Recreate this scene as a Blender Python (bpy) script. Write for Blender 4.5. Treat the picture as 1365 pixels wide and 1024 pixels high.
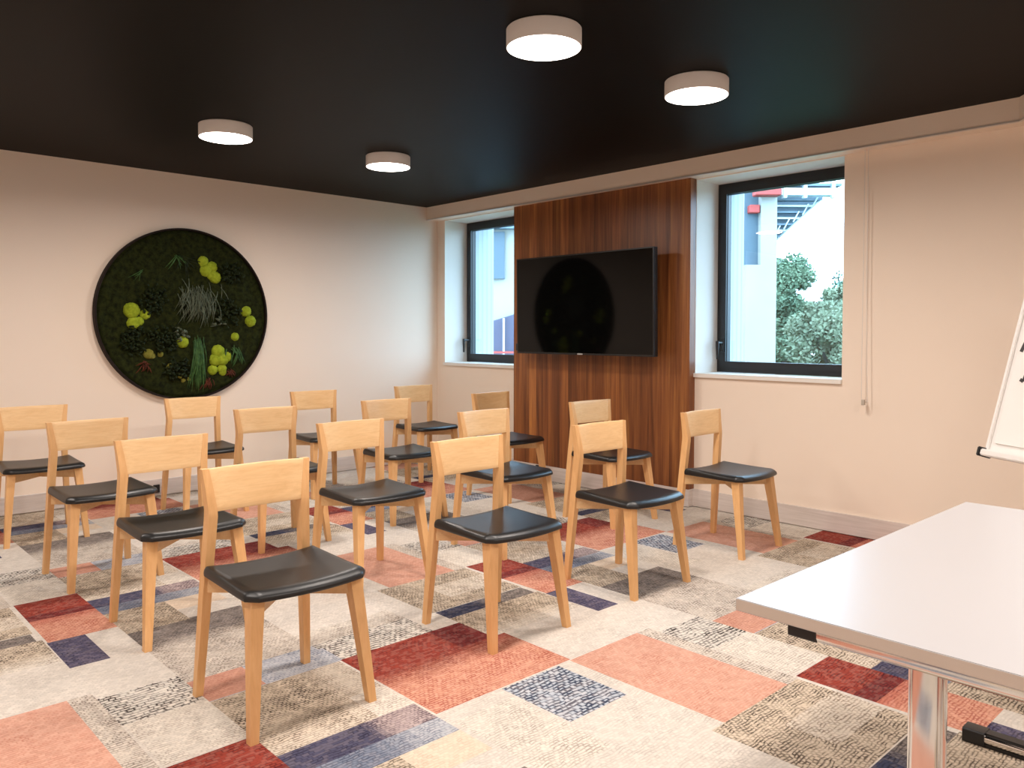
import bpy, bmesh, math, random
from mathutils import Vector, Matrix

for _o in list(bpy.data.objects):
    bpy.data.objects.remove(_o)
SC = bpy.context.scene
COL = SC.collection
rnd = random.Random(7)

# ------------------------------------------------------------------ camera
cam_data = bpy.data.cameras.new('camera')
cam_data.sensor_width = 36.0
cam_data.lens = 1068.15 / 1365 * 36.0
cam_data.shift_y = -35.5 / 1365
cam_data.clip_start = 0.05
cam_data.clip_end = 400
cam = bpy.data.objects.new('camera', cam_data)
COL.objects.link(cam)
_yaw, _pit, _rol = math.radians(136.724), math.radians(1.694), math.radians(0.1118)
_F = Vector((math.cos(_yaw) * math.cos(_pit), math.sin(_yaw) * math.cos(_pit), -math.sin(_pit)))
_R = Vector((math.sin(_yaw), -math.cos(_yaw), 0))
_U = _R.cross(_F)
_R2 = _R * math.cos(_rol) + _U * math.sin(_rol)
_U2 = _R2.cross(_F)
_m = Matrix((( _R2.x, _U2.x, -_F.x, 6.4736), (_R2.y, _U2.y, -_F.y, -5.0493), (_R2.z, _U2.z, -_F.z, 1.28), (0, 0, 0, 1)))
cam.matrix_world = _m
SC.camera = cam

# ------------------------------------------------------------------ light and exposure
SC.view_settings.view_transform = 'Standard'
SC.view_settings.look = 'None'
SC.view_settings.gamma = 1.0
SC.view_settings.use_curve_mapping = False
SC.view_settings.exposure = 1.35
LAMP_WATTS = 8.0
LAMP_SPREAD = 170.0
DIFFUSER_GLOW = 5.0
LAMP_COLOR = (1.0, 0.895, 0.82)
SKY_STRENGTH = 4.1
SKY_COLOR = (0.50, 0.75, 1.0)

world = bpy.data.worlds.new('overcast_sky')
SC.world = world
world.use_nodes = True
_bg = world.node_tree.nodes['Background']
_bg.inputs['Color'].default_value = (*SKY_COLOR, 1)
_bg.inputs['Strength'].default_value = SKY_STRENGTH

# ------------------------------------------------------------------ helpers: colour and materials
def lin(r, g, b, k=1.0):
    def f(c):
        c /= 255.0
        return (c / 12.92 if c <= 0.04045 else ((c + 0.055) / 1.055) ** 2.4) * k
    return (f(r), f(g), f(b), 1.0)

class NT:
    def __init__(self, name):
        self.m = bpy.data.materials.new(name)
        self.m.use_nodes = True
        self.t = self.m.node_tree
        self.t.nodes.clear()
        self.out = self.t.nodes.new('ShaderNodeOutputMaterial')
    def n(self, kind, **kw):
        nd = self.t.nodes.new('ShaderNode' + kind)
        for k, v in kw.items():
            if k.startswith('i_'):
                nd.inputs[k[2:].replace('_', ' ')].default_value = v
            else:
                setattr(nd, k, v)
        return nd
    def l(self, a, b):
        self.t.links.new(a, b)
    def math(self, op, a, b=None, clamp=False):
        nd = self.n('Math', operation=op, use_clamp=clamp)
        for i, v in enumerate((a, b)):
            if v is None:
                continue
            if isinstance(v, (int, float)):
                nd.inputs[i].default_value = v
            else:
                self.l(v, nd.inputs[i])
        return nd.outputs[0]
    def mix(self, f, a, b, blend='MIX'):
        nd = self.n('MixRGB', blend_type=blend)
        for i, v in enumerate((f, a, b)):
            if isinstance(v, (int, float)):
                nd.inputs[i].default_value = v
            elif isinstance(v, tuple):
                nd.inputs[i].default_value = v
            else:
                self.l(v, nd.inputs[i])
        return nd.outputs[0]
    def ramp(self, f, stops):
        nd = self.n('ValToRGB')
        e = nd.color_ramp.elements
        while len(e) < len(stops):
            e.new(0.5)
        for el, (p, c) in zip(e, stops):
            el.position = p
            el.color = c
        self.l(f, nd.inputs[0])
        return nd.outputs[0]
    def coords(self, scale, rot=(0, 0, 0), random_shift=False):
        tc = self.n('TexCoord')
        src = tc.outputs['Object']
        if random_shift:
            oi = self.n('ObjectInfo')
            sh = self.math('MULTIPLY', oi.outputs['Random'], 37.0)
            ad = self.n('VectorMath', operation='ADD')
            self.l(src, ad.inputs[0])
            self.l(sh, ad.inputs[1])
            src = ad.outputs[0]
        mp = self.n('Mapping')
        mp.inputs['Scale'].default_value = scale
        mp.inputs['Rotation'].default_value = rot
        self.l(src, mp.inputs['Vector'])
        return mp.outputs[0]
    def bsdf(self, color, rough=0.5, metal=0.0, spec=0.5, bump=None, bump_strength=0.2, bump_dist=0.002, **kw):
        b = self.n('BsdfPrincipled')
        if isinstance(color, tuple):
            b.inputs['Base Color'].default_value = color
        else:
            self.l(color, b.inputs['Base Color'])
        if isinstance(rough, (int, float)):
            b.inputs['Roughness'].default_value = rough
        else:
            self.l(rough, b.inputs['Roughness'])
        b.inputs['Metallic'].default_value = metal
        b.inputs['Specular IOR Level'].default_value = spec
        for k, v in kw.items():
            b.inputs[k.replace('_', ' ')].default_value = v
        if bump is not None:
            bp = self.n('Bump')
            bp.inputs['Strength'].default_value = bump_strength
            bp.inputs['Distance'].default_value = bump_dist
            self.l(bump, bp.inputs['Height'])
            self.l(bp.outputs[0], b.inputs['Normal'])
        self.l(b.outputs[0], self.out.inputs['Surface'])
        return self.m

def paint(name, color, rough=0.6, spec=0.3, var=0.03, scale=6.0):
    t = NT(name)
    nz = t.n('TexNoise', i_Scale=scale, i_Detail=4.0)
    t.l(t.coords((1, 1, 1)), nz.inputs['Vector'])
    c2 = tuple(min(1, c * (1 - var * 2)) for c in color[:3]) + (1,)
    col = t.mix(nz.outputs['Fac'], color, c2)
    return t.bsdf(col, rough, spec=spec)

def plain(name, color, rough=0.5, metal=0.0, spec=0.5):
    t = NT(name)
    nz = t.n('TexNoise', i_Scale=40.0, i_Detail=2.0)
    t.l(t.coords((1, 1, 1)), nz.inputs['Vector'])
    r = t.math('ADD', t.math('MULTIPLY', nz.outputs['Fac'], 0.06), max(0.0, rough - 0.03))
    return t.bsdf(color, r, metal, spec)

# wall paint, ceiling, boards
M_WALL = paint('wall_paint', (0.90, 0.775, 0.655, 1), 0.7, 0.2, 0.015, 3)
M_REVEAL = paint('window_reveal_paint', (0.82, 0.79, 0.74, 1), 0.6, 0.25, 0.01, 3)
M_CEIL = paint('black_ceiling_paint', (0.0034, 0.0028, 0.0025, 1), 0.5, 0.08, 0.05, 8)
def board_material():
    t = NT('pale_baseboard_wood')
    nz = t.n('TexNoise', i_Scale=1.0, i_Detail=6.0, i_Roughness=0.6)
    t.l(t.coords((3, 3, 70)), nz.inputs['Vector'])
    col = t.ramp(nz.outputs['Fac'], [(0.3, (0.60, 0.53, 0.49, 1)), (0.7, (0.74, 0.67, 0.63, 1))])
    return t.bsdf(col, 0.45, spec=0.4)
M_BASE = board_material()

def beech():
    t = NT('beech_wood')
    v = t.coords((9, 2.2, 9), random_shift=True)
    nz = t.n('TexNoise', i_Scale=2.5, i_Detail=6.0, i_Roughness=0.65, i_Distortion=0.7)
    t.l(v, nz.inputs['Vector'])
    v2 = t.coords((160, 9, 160), random_shift=True)
    n2 = t.n('TexNoise', i_Scale=1.0, i_Detail=3.0)
    t.l(v2, n2.inputs['Vector'])
    base = t.ramp(nz.outputs['Fac'], [(0.25, (0.78, 0.49, 0.235, 1)), (0.5, (0.85, 0.56, 0.285, 1)), (0.8, (0.89, 0.62, 0.34, 1))])
    fleck = t.ramp(n2.outputs['Fac'], [(0.35, (0.90, 0.87, 0.83, 1)), (0.6, (1, 1, 1, 1))])
    col = t.mix(0.6, base, fleck, 'MULTIPLY')
    return t.bsdf(col, 0.34, spec=0.5)
M_BEECH = beech()

def beech_upright():
    t = NT('beech_wood_upright_grain')
    v = t.coords((22, 22, 3), random_shift=True)
    nz = t.n('TexNoise', i_Scale=2.0, i_Detail=6.0, i_Roughness=0.65, i_Distortion=0.4)
    t.l(v, nz.inputs['Vector'])
    base = t.ramp(nz.outputs['Fac'], [(0.25, (0.68, 0.375, 0.155, 1)), (0.5, (0.77, 0.445, 0.195, 1)), (0.8, (0.83, 0.51, 0.245, 1))])
    return t.bsdf(base, 0.42, spec=0.4)
M_BEECH_UP = beech_upright()

def leather():
    t = NT('black_seat_leather')
    nz = t.n('TexVoronoi', i_Scale=420.0)
    t.l(t.coords((1, 1, 1)), nz.inputs['Vector'])
    return t.bsdf((0.008, 0.0075, 0.0075, 1), 0.37, spec=0.5, bump=nz.outputs['Distance'], bump_strength=0.08, bump_dist=0.0006)
M_LEATHER = leather()

def walnut():
    t = NT('walnut_panel_wood')
    tc = t.n('TexCoord')
    sx = t.n('SeparateXYZ')
    t.l(tc.outputs['Object'], sx.inputs[0])
    plank = t.math('FLOOR', t.math('DIVIDE', sx.outputs['X'], 0.094))
    wn = t.n('TexWhiteNoise', noise_dimensions='1D')
    t.l(plank, wn.inputs['W'])
    shift = t.n('CombineXYZ')
    t.l(t.math('MULTIPLY', wn.outputs['Value'], 9.0), shift.inputs['Z'])
    ad = t.n('VectorMath', operation='ADD')
    t.l(tc.outputs['Object'], ad.inputs[0])
    t.l(shift.outputs[0], ad.inputs[1])
    def grain(scale, sc, det, dist):
        mp = t.n('Mapping')
        mp.inputs['Scale'].default_value = scale
        t.l(ad.outputs[0], mp.inputs['Vector'])
        nz = t.n('TexNoise', i_Scale=sc, i_Detail=det, i_Roughness=0.6, i_Distortion=dist)
        t.l(mp.outputs[0], nz.inputs['Vector'])
        return nz.outputs['Fac']
    g1 = grain((12, 12, 0.55), 1.6, 5, 0.5)
    g2 = grain((95, 95, 1.4), 1.0, 4, 0.0)
    base = t.ramp(g1, [(0.28, (0.12, 0.037, 0.012, 1)), (0.45, (0.23, 0.078, 0.025, 1)), (0.60, (0.33, 0.125, 0.037, 1)), (0.78, (0.50, 0.235, 0.060, 1))])
    fine = t.ramp(g2, [(0.3, (0.62, 0.56, 0.52, 1)), (0.6, (1, 1, 1, 1))])
    col = t.mix(0.75, base, fine, 'MULTIPLY')
    tone = t.ramp(wn.outputs['Value'], [(0.0, (0.66, 0.60, 0.58, 1)), (0.55, (0.95, 0.93, 0.9, 1)), (0.82, (1.1, 1.06, 1.0, 1)), (1.0, (1.55, 1.6, 1.45, 1))])
    col = t.mix(1.0, col, tone, 'MULTIPLY')
    return t.bsdf(col, 0.38, spec=0.45)
M_WALNUT = walnut()

M_BLACK_ALU = plain('black_window_aluminium', (0.012, 0.013, 0.015, 1), 0.38, 0.0, 0.5)
M_BLACK_PLASTIC = plain('black_plastic', (0.010, 0.010, 0.011, 1), 0.35)
M_SCREEN = plain('glossy_black_screen', (0.002, 0.002, 0.002, 1), 0.06, 0.0, 0.22)
M_CHROME = plain('polished_chrome', (0.80, 0.78, 0.76, 1), 0.10, 1.0)
M_TABLE = paint('white_table_laminate', (0.54, 0.53, 0.54, 1), 0.32, 0.45, 0.005, 4)
M_EDGE = paint('table_edge_band', (0.62, 0.53, 0.46, 1), 0.45, 0.35, 0.01, 4)
M_WHITE = paint('white_enamel', (0.80, 0.78, 0.75, 1), 0.4, 0.4, 0.01, 5)
M_LAMP_SHELL = paint('lamp_housing_white', (0.88, 0.86, 0.84, 1), 0.5, 0.3, 0.01, 5)
M_PAPER = paint('flip_chart_paper', (0.86, 0.82, 0.79, 1), 0.8, 0.1, 0.01, 5)
M_INK = plain('dark_marker_ink', (0.03, 0.025, 0.025, 1), 0.6)
M_ALU = plain('brushed_aluminium', (0.70, 0.66, 0.62, 1), 0.35, 0.6)
M_LOGO = plain('silver_logo', (0.65, 0.65, 0.66, 1), 0.3, 0.3)
M_CORD = plain('white_blind_cord', (0.78, 0.72, 0.66, 1), 0.5)
M_BEIGE_CLIP = plain('beige_clip_plastic', (0.50, 0.44, 0.37, 1), 0.4)

def emitter(name, color, strength):
    t = NT(name)
    e = t.n('Emission')
    nz = t.n('TexNoise', i_Scale=3.0)
    t.l(t.coords((1, 1, 1)), nz.inputs['Vector'])
    c2 = tuple(c * 0.97 for c in color) + (1,)
    t.l(t.mix(nz.outputs['Fac'], (*color, 1), c2), e.inputs['Color'])
    e.inputs['Strength'].default_value = strength
    t.l(e.outputs[0], t.out.inputs['Surface'])
    return t.m
M_DIFFUSER = emitter('lamp_diffuser_glow', LAMP_COLOR, DIFFUSER_GLOW)

def pane_glass():
    t = NT('window_glass')
    tr = t.n('BsdfTransparent')
    tr.inputs['Color'].default_value = (0.93, 0.97, 0.98, 1)
    gl = t.n('BsdfGlossy')
    gl.inputs['Roughness'].default_value = 0.0
    fr = t.n('Fresnel', i_IOR=1.5)
    geo = t.n('NewGeometry')
    front = t.math('SUBTRACT', 1.0, geo.outputs['Backfacing'])
    mx = t.n('MixShader')
    t.l(t.math('MULTIPLY', t.math('MULTIPLY', fr.outputs[0], front), 1.7, True), mx.inputs[0])
    t.l(tr.outputs[0], mx.inputs[1])
    t.l(gl.outputs[0], mx.inputs[2])
    t.l(mx.outputs[0], t.out.inputs['Surface'])
    return t.m
M_GLASS = pane_glass()

def carpet():
    t = NT('patchwork_carpet')
    ya = t.n('Attribute', attribute_name='yarn')
    th = t.n('Attribute', attribute_name='thread')
    we = t.n('Attribute', attribute_name='weave')
    ks = t.n('Attribute', attribute_name='knot_scale')
    tc = t.n('TexCoord')
    def noise(scale, det):
        nz = t.n('TexNoise', i_Scale=scale, i_Detail=det)
        t.l(tc.outputs['Object'], nz.inputs['Vector'])
        return nz.outputs['Fac']
    # woven rows: short dashes of thread between knots, each knot with its own chance
    wob = t.n('TexNoise', i_Scale=14.0, i_Detail=2.0)
    t.l(tc.outputs['Object'], wob.inputs['Vector'])
    sw = t.n('SeparateColor')
    t.l(wob.outputs['Color'], sw.inputs[0])
    sp = t.n('SeparateXYZ')
    t.l(tc.outputs['Object'], sp.inputs[0])
    u = t.math('MULTIPLY', t.math('ADD', sp.outputs['X'], t.math('MULTIPLY', sw.outputs[0], 0.028)), t.math('MULTIPLY', ks.outputs['Fac'], 92.0))
    v0 = t.math('MULTIPLY', t.math('ADD', sp.outputs['Y'], t.math('MULTIPLY', sw.outputs[1], 0.028)), t.math('MULTIPLY', ks.outputs['Fac'], 62.0))
    iu = t.math('FLOOR', u)
    v = t.math('ADD', v0, t.math('MULTIPLY', t.math('FRACT', t.math('MULTIPLY', iu, 0.5)), 1.0))
    iv = t.math('FLOOR', v)
    cell = t.n('CombineXYZ')
    t.l(iu, cell.inputs[0])
    t.l(iv, cell.inputs[1])
    wn = t.n('TexWhiteNoise', noise_dimensions='2D')
    t.l(cell.outputs[0], wn.inputs['Vector'])
    rs = t.n('SeparateColor')
    t.l(wn.outputs['Color'], rs.inputs[0])
    def line(coord, ww):
        a = t.math('ABSOLUTE', t.math('SUBTRACT', t.math('FRACT', coord), 0.5))
        m = t.n('MapRange', interpolation_type='SMOOTHSTEP')
        t.l(a, m.inputs['Value'])
        m.inputs['From Min'].default_value = 0.5 - ww
        m.inputs['From Max'].default_value = 0.5
        return m.outputs[0]
    gu = t.math('MULTIPLY', line(u, 0.42), t.math('ADD', t.math('MULTIPLY', rs.outputs[0], 1.5), 0.05))
    gv = t.math('MULTIPLY', line(v, 0.30), t.math('ADD', t.math('MULTIPLY', rs.outputs[1], 1.2), 0.0))
    gap = t.math('MAXIMUM', gu, gv)
    patchy = t.n('MapRange')
    t.l(noise(7.0, 4.0), patchy.inputs['Value'])
    patchy.inputs['From Min'].default_value = 0.32
    patchy.inputs['From Max'].default_value = 0.68
    patchy.inputs['To Min'].default_value = 0.40
    patchy.inputs['To Max'].default_value = 1.28
    f = t.math('MULTIPLY', gap, we.outputs['Fac'])
    f = t.math('MULTIPLY', f, patchy.outputs[0], True)
    col = t.mix(f, ya.outputs['Color'], th.outputs['Color'])
    kn = t.math('ADD', t.math('MULTIPLY', rs.outputs[2], 0.14), 0.93)
    cc = t.n('CombineColor')
    for i in range(3):
        t.l(kn, cc.inputs[i])
    col = t.mix(1.0, col, cc.outputs[0], 'MULTIPLY')
    lightk = t.math('MULTIPLY', t.math('GREATER_THAN', rs.outputs[2], 0.55), t.math('MULTIPLY', we.outputs['Fac'], 0.075))
    col = t.mix(lightk, col, (0.62, 0.50, 0.42, 1))
    m = t.bsdf(col, 0.95, spec=0.1, bump=t.math('SUBTRACT', 1.0, gap), bump_strength=0.2, bump_dist=0.002)
    return m
M_CARPET = carpet()

# ------------------------------------------------------------------ helpers: meshes and objects
def link(o, parent=None):
    COL.objects.link(o)
    if parent is not None:
        o.parent = parent
    return o

def obj(name, bm, mat, parent=None, smooth=None, recalc=True):
    if recalc:
        bmesh.ops.recalc_face_normals(bm, faces=bm.faces)
    me = bpy.data.meshes.new(name)
    bm.to_mesh(me)
    bm.free()
    for mm in (mat if isinstance(mat, (list, tuple)) else [mat]):
        me.materials.append(mm)
    if smooth is not None:
        me.polygons.foreach_set('use_smooth', [True] * len(me.polygons))
        me.set_sharp_from_angle(angle=math.radians(smooth))
    return link(bpy.data.objects.new(name, me), parent)

def tag(o, label=None, cat=None, group=None, kind=None):
    if label: o['label'] = label
    if cat: o['category'] = cat
    if group: o['group'] = group
    if kind: o['kind'] = kind
    return o

def empty(name, loc=(0, 0, 0), rz=0.0, parent=None):
    o = bpy.data.objects.new(name, None)
    o.empty_display_size = 0.05
    o.location = loc
    o.rotation_euler = (0, 0, rz)
    return link(o, parent)

def copy_tree(o, parent=None):
    c = o.copy()
    COL.objects.link(c)
    c.parent = parent
    for ch in list(o.children):
        copy_tree(ch, c)
    return c

def add_box(bm, x0, x1, y0, y1, z0, z1, mi=0):
    vs = [bm.verts.new((x, y, z)) for z in (z0, z1) for y in (y0, y1) for x in (x0, x1)]
    for q in ((0, 2, 3, 1), (4, 5, 7, 6), (0, 1, 5, 4), (2, 6, 7, 3), (0, 4, 6, 2), (1, 3, 7, 5)):
        f = bm.faces.new([vs[i] for i in q])
        f.material_index = mi
    return vs

def box(x0, x1, y0, y1, z0, z1, bevel=0.0, seg=2):
    bm = bmesh.new()
    add_box(bm, x0, x1, y0, y1, z0, z1)
    if bevel:
        bmesh.ops.bevel(bm, geom=list(bm.edges), offset=bevel, segments=seg, profile=0.5, affect='EDGES')
    return bm

def loft(bm, rings, cap=True):
    rr = [[bm.verts.new(p) for p in r] for r in rings]
    n = len(rr[0])
    for a, b in zip(rr, rr[1:]):
        for i in range(n):
            bm.faces.new((a[i], a[(i + 1) % n], b[(i + 1) % n], b[i]))
    if cap:
        bm.faces.new(rr[0][::-1])
        bm.faces.new(rr[-1])
    return rr

def bevel_all(bm, off, seg=2):
    es = [e for e in bm.edges if len(e.link_faces) == 2 and e.calc_face_angle(0) > math.radians(20)]
    bmesh.ops.bevel(bm, geom=es, offset=off, segments=seg, profile=0.5, affect='EDGES')
    return bm

def prism(bm, pts, axis, a, b):
    """extrude a 2D outline along axis ('x','y','z') from a to b"""
    def p3(u, v, w):
        return {'x': (w, u, v), 'y': (u, w, v), 'z': (u, v, w)}[axis]
    lo = [bm.verts.new(p3(u, v, a)) for u, v in pts]
    hi = [bm.verts.new(p3(u, v, b)) for u, v in pts]
    n = len(pts)
    bm.faces.new(lo[::-1])
    bm.faces.new(hi)
    for i in range(n):
        bm.faces.new((lo[i], lo[(i + 1) % n], hi[(i + 1) % n], hi[i]))

def tube(bm, path, r, n=10, cap=True):
    path = [Vector(p) for p in path]
    rings = []
    for i, p in enumerate(path):
        d = (path[min(i + 1, len(path) - 1)] - path[max(i - 1, 0)]).normalized()
        a = d.orthogonal().normalized() if i == 0 else (rings_a - d * rings_a.dot(d)).normalized()
        rings_a = a
        b = d.cross(a)
        ri = r[i] if isinstance(r, (list, tuple)) else r
        rings.append([p + (a * math.cos(2 * math.pi * k / n) + b * math.sin(2 * math.pi * k / n)) * ri for k in range(n)])
    loft(bm, rings, cap)

def cyl(bm, c, r, z0, z1, n=48):
    loft(bm, [[(c[0] + r * math.cos(2 * math.pi * k / n), c[1] + r * math.sin(2 * math.pi * k / n), z) for k in range(n)] for z in (z0, z1)])

# ------------------------------------------------------------------ the setting
H = 2.544            # ceiling height
RX, RY = 8.2, -6.6   # far ends of the room
WT = 0.36            # window wall thickness
WIN = [(0.123, 1.223), (3.090, 4.190)]
WZ0, WZ1 = 0.992, 2.412

# carpet: one patchwork repeat (1.92 x 1.96 m, half-drop) laid over the floor
PX, PY, SH, X0, Y0 = 1.92, 1.96, 0.96, 2.90, -3.93
K = 0.81
def cc(r, g, b):
    c = lin(r, g, b, K)
    return (c[0] * 0.98, c[1] * 1.07, c[2] * 1.18)
CREAM = cc(232, 214, 194)
DASH = cc(120, 100, 88)
BLACKISH = cc(72, 60, 54)
PATCH = [
    # x0, x1, y0, y1, yarn, thread, weave
    (2.90, 4.82, -3.93, -1.97, CREAM, DASH, 0.22),
]
def grad(x0, x1, y0, y1, axis, a, b, n):
    for k in range(n):
        f = (k + 0.5) / n
        c = [tuple(p + (q - p) * f for p, q in zip(a[m], b[m])) for m in (0, 1)] + [a[2] + (b[2] - a[2]) * f]
        if axis == 'x':
            PATCH.append((x0 + (x1 - x0) * k / n, x0 + (x1 - x0) * (k + 1) / n, y0, y1, *c))
        else:
            PATCH.append((x0, x1, y0 + (y1 - y0) * k / n, y0 + (y1 - y0) * (k + 1) / n, *c))
RED = (cc(164, 70, 54), cc(108, 40, 36), 0.95)
MAROON = (cc(136, 56, 50), cc(86, 32, 34), 0.9)
ROSE = (cc(212, 122, 98), cc(146, 66, 54), 1.0)
SALMON = (cc(230, 162, 130), cc(180, 94, 74), 0.95)
PEACH = (cc(228, 170, 142), cc(200, 126, 100), 0.6)
NAVY = (cc(92, 86, 104), cc(56, 52, 68), 0.9)
STEELB = (cc(140, 142, 152), cc(84, 88, 104), 1.1)
PALEB = (cc(200, 194, 190), cc(130, 130, 138), 0.95)
MAUVE = (cc(196, 170, 160), cc(104, 84, 88), 1.15)
GREYBR = (cc(146, 130, 118), cc(88, 78, 72), 1.1)
TAN = (cc(222, 196, 166), cc(92, 76, 62), 1.08)
TANL = (cc(232, 210, 184), cc(140, 118, 98), 0.9)
CREAML = (cc(238, 220, 198), cc(150, 128, 110), 0.55)
LWEAVE = (cc(228, 208, 186), cc(122, 104, 90), 0.80)
BLACKW = (cc(234, 218, 198), cc(70, 58, 52), 1.2)
BLUEW = (cc(206, 204, 203), cc(66, 72, 88), 1.9)
def put(x0, x1, y0, y1, k):
    PATCH.append((x0, x1, y0, y1, *k))
# row A
put(2.88, 3.13, -3.93, -3.42, GREYBR)
grad(3.06, 3.20, -3.93, -3.42, 'x', GREYBR, LWEAVE, 4)
put(3.20, 3.55, -3.93, -3.42, LWEAVE)
put(3.55, 3.76, -3.93, -3.42, PALEB)
put(3.55, 3.755, -3.93, -3.72, (cc(220, 158, 130), cc(190, 122, 98), 0.7))
put(3.76, 4.25, -3.93, -3.42, TANL)
put(3.76, 4.12, -3.93, -3.62, TAN)
grad(4.06, 4.25, -3.93, -3.62, 'x', TAN, TANL, 3)
grad(3.76, 4.10, -3.62, -3.52, 'y', TAN, TANL, 3)
put(4.06, 4.25, -3.56, -3.42, CREAML)
put(4.25, 4.385, -3.93, -3.64, NAVY)
grad(4.25, 4.385, -3.64, -3.58, 'y', NAVY, MAUVE, 3)
put(4.25, 4.385, -3.58, -3.42, MAUVE)
put(4.385, 4.50, -3.93, -3.68, STEELB)
grad(4.385, 4.50, -3.68, -3.50, 'y', STEELB, PALEB, 4)
put(4.385, 4.50, -3.50, -3.42, PALEB)
put(4.50, 4.82, -3.93, -3.66, TAN)
put(4.50, 4.66, -3.66, -3.42, (cc(240, 212, 182), cc(206, 172, 140), 0.4))
# row B
put(3.49, 3.76, -3.42, -2.95, BLACKW)
grad(3.40, 3.55, -3.42, -2.95, 'x', CREAML, LWEAVE, 3)
put(3.60, 3.76, -3.55, -3.40, PALEB)
put(3.755, 4.00, -3.41, -2.98, RED)
put(3.755, 4.00, -2.98, -2.745, MAROON)
grad(3.98, 4.12, -3.41, -2.745, 'x', RED, SALMON, 5)
put(4.12, 4.365, -3.41, -2.745, SALMON)
put(4.375, 4.71, -3.12, -2.825, BLUEW)
put(4.45, 4.90, -3.40, -3.14, CREAML)
# row C
put(4.37, 5.06, -2.755, -2.33, PEACH)
put(4.37, 5.06, -2.33, -2.25, LWEAVE)
put(5.06, 5.50, -2.83, -2.26, TANL)
put(5.06, 5.50, -2.83, -2.62, TAN)
put(5.06, 5.20, -2.62, -2.26, TAN)
put(5.20, 5.30, -2.40, -2.26, TANL)
put(5.38, 5.50, -2.62, -2.26, TAN)
put(3.585, 3.69, -2.81, -2.60, (cc(74, 74, 92), cc(46, 46, 60), 0.9))
grad(3.585, 3.69, -2.60, -2.50, 'y', (cc(74, 74, 92), cc(46, 46, 60), 0.9), GREYBR, 3)
put(3.585, 3.69, -2.50, -2.27, GREYBR)
put(3.69, 3.92, -2.81, -2.25, TAN)
grad(3.84, 3.98, -2.81, -2.25, 'x', TAN, CREAML, 4)
# row D
put(3.125, 3.40, -2.24, -1.95, RED)
put(3.34, 3.42, -2.24, -1.95, MAROON)
grad(3.42, 3.52, -2.24, -1.95, 'x', ROSE, SALMON, 3)
put(3.52, 3.74, -2.24, -1.95, SALMON)
put(3.74, 4.08, -2.245, -2.10, (cc(104, 94, 112), cc(58, 52, 68), 1.0))
put(4.43, 4.69, -2.25, -1.97, BLACKW)
put(4.69, 5.03, -2.24, -1.97, CREAML)
def patch_at(x, y):
    k = math.floor((y - Y0) / PY)
    yy = y - PY * k
    xx = x + SH * k
    xx = X0 + (xx - X0) % PX
    hit = PATCH[0]
    for p in PATCH[1:]:
        for s in (0, PX, -PX):
            if p[0] <= xx + s < p[1]:
                for w, sx in ((0, 0), (PY, SH), (-PY, -SH)):
                    pass
                if p[2] <= yy < p[3]:
                    hit = p
    return hit
def build_floor():
    xs, ys = {0.0, RX}, {0.0, RY}
    for p in PATCH:
        for e in (p[0], p[1]):
            v = e - 12 * SH
            while v < RX:
                if v > 0: xs.add(round(v, 3))
                v += SH
        for e in (p[2], p[3]):
            for k in range(-4, 6):
                v = e + k * PY
                if RY < v < 0: ys.add(round(v, 3))
    def thin(s):
        s = sorted(s)
        out = [s[0]]
        for v in s[1:]:
            if v - out[-1] > 0.004: out.append(v)
            else: out[-1] = out[-1] if len(out) == 1 else v
        return out
    xs, ys = thin(xs), thin(ys)
    nx, ny = len(xs), len(ys)
    verts = [(x, y, 0.0) for y in ys for x in xs]
    faces, ya, th, we, ksc = [], [], [], [], []
    for j in range(ny - 1):
        for i in range(nx - 1):
            faces.append((j * nx + i, j * nx + i + 1, (j + 1) * nx + i + 1, (j + 1) * nx + i))
            p = patch_at((xs[i] + xs[i + 1]) / 2, (ys[j] + ys[j + 1]) / 2)
            ya += [*p[4][:3], 1.0]
            th += [*p[5][:3], 1.0]
            we.append(p[6])
            ksc.append(0.60 if p[6] in (1.2, 1.9) else 0.80 if p[6] in (0.95, 0.9, 1.0) else 0.86)
    me = bpy.data.meshes.new('floor')
    me.from_pydata(verts, [], faces)
    me.attributes.new('yarn', 'FLOAT_COLOR', 'FACE').data.foreach_set('color', ya)
    me.attributes.new('thread', 'FLOAT_COLOR', 'FACE').data.foreach_set('color', th)
    me.attributes.new('weave', 'FLOAT', 'FACE').data.foreach_set('value', we)
    me.attributes.new('knot_scale', 'FLOAT', 'FACE').data.foreach_set('value', ksc)
    me.materials.append(M_CARPET)
    o = link(bpy.data.objects.new('floor', me))
    return tag(o, kind='structure')
build_floor()

def struct(name, bm, mat, parent=None, **kw):
    o = obj(name, bm, mat, parent, **kw)
    if parent is None:
        o['kind'] = 'structure'
    return o

struct('ceiling', box(-0.2, RX + 0.2, RY - 0.2, WT, H, H + 0.2), M_CEIL)
struct('wall_left', box(-0.2, 0, RY - 0.2, WT, 0, H), M_WALL)
struct('wall_back', box(RX, RX + 0.2, RY - 0.2, WT, 0, H), M_WALL)
struct('wall_near', box(0, RX, RY - 0.2, RY, 0, H), M_WALL)
bm = bmesh.new()
edges = [0.0, WIN[0][0], WIN[0][1], WIN[1][0], WIN[1][1], RX]
add_box(bm, 0, RX, 0, WT, 0, WZ0 - 0.02)
add_box(bm, 0, RX, 0, WT, WZ1, H)
for a, b in ((0, 1), (2, 3), (4, 5)):
    add_box(bm, edges[a], edges[b], 0, WT, WZ0 - 0.02, WZ1)
for f in bm.faces:      # reveals are painted a cleaner white than the room side
    c = f.calc_center_median()
    if 0.05 < c.y < WT - 0.05 and WZ0 - 0.05 < c.z <= WZ1 + 0.01:
        f.material_index = 1
struct('wall_right', bm, [M_WALL, M_REVEAL], recalc=True)

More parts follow.
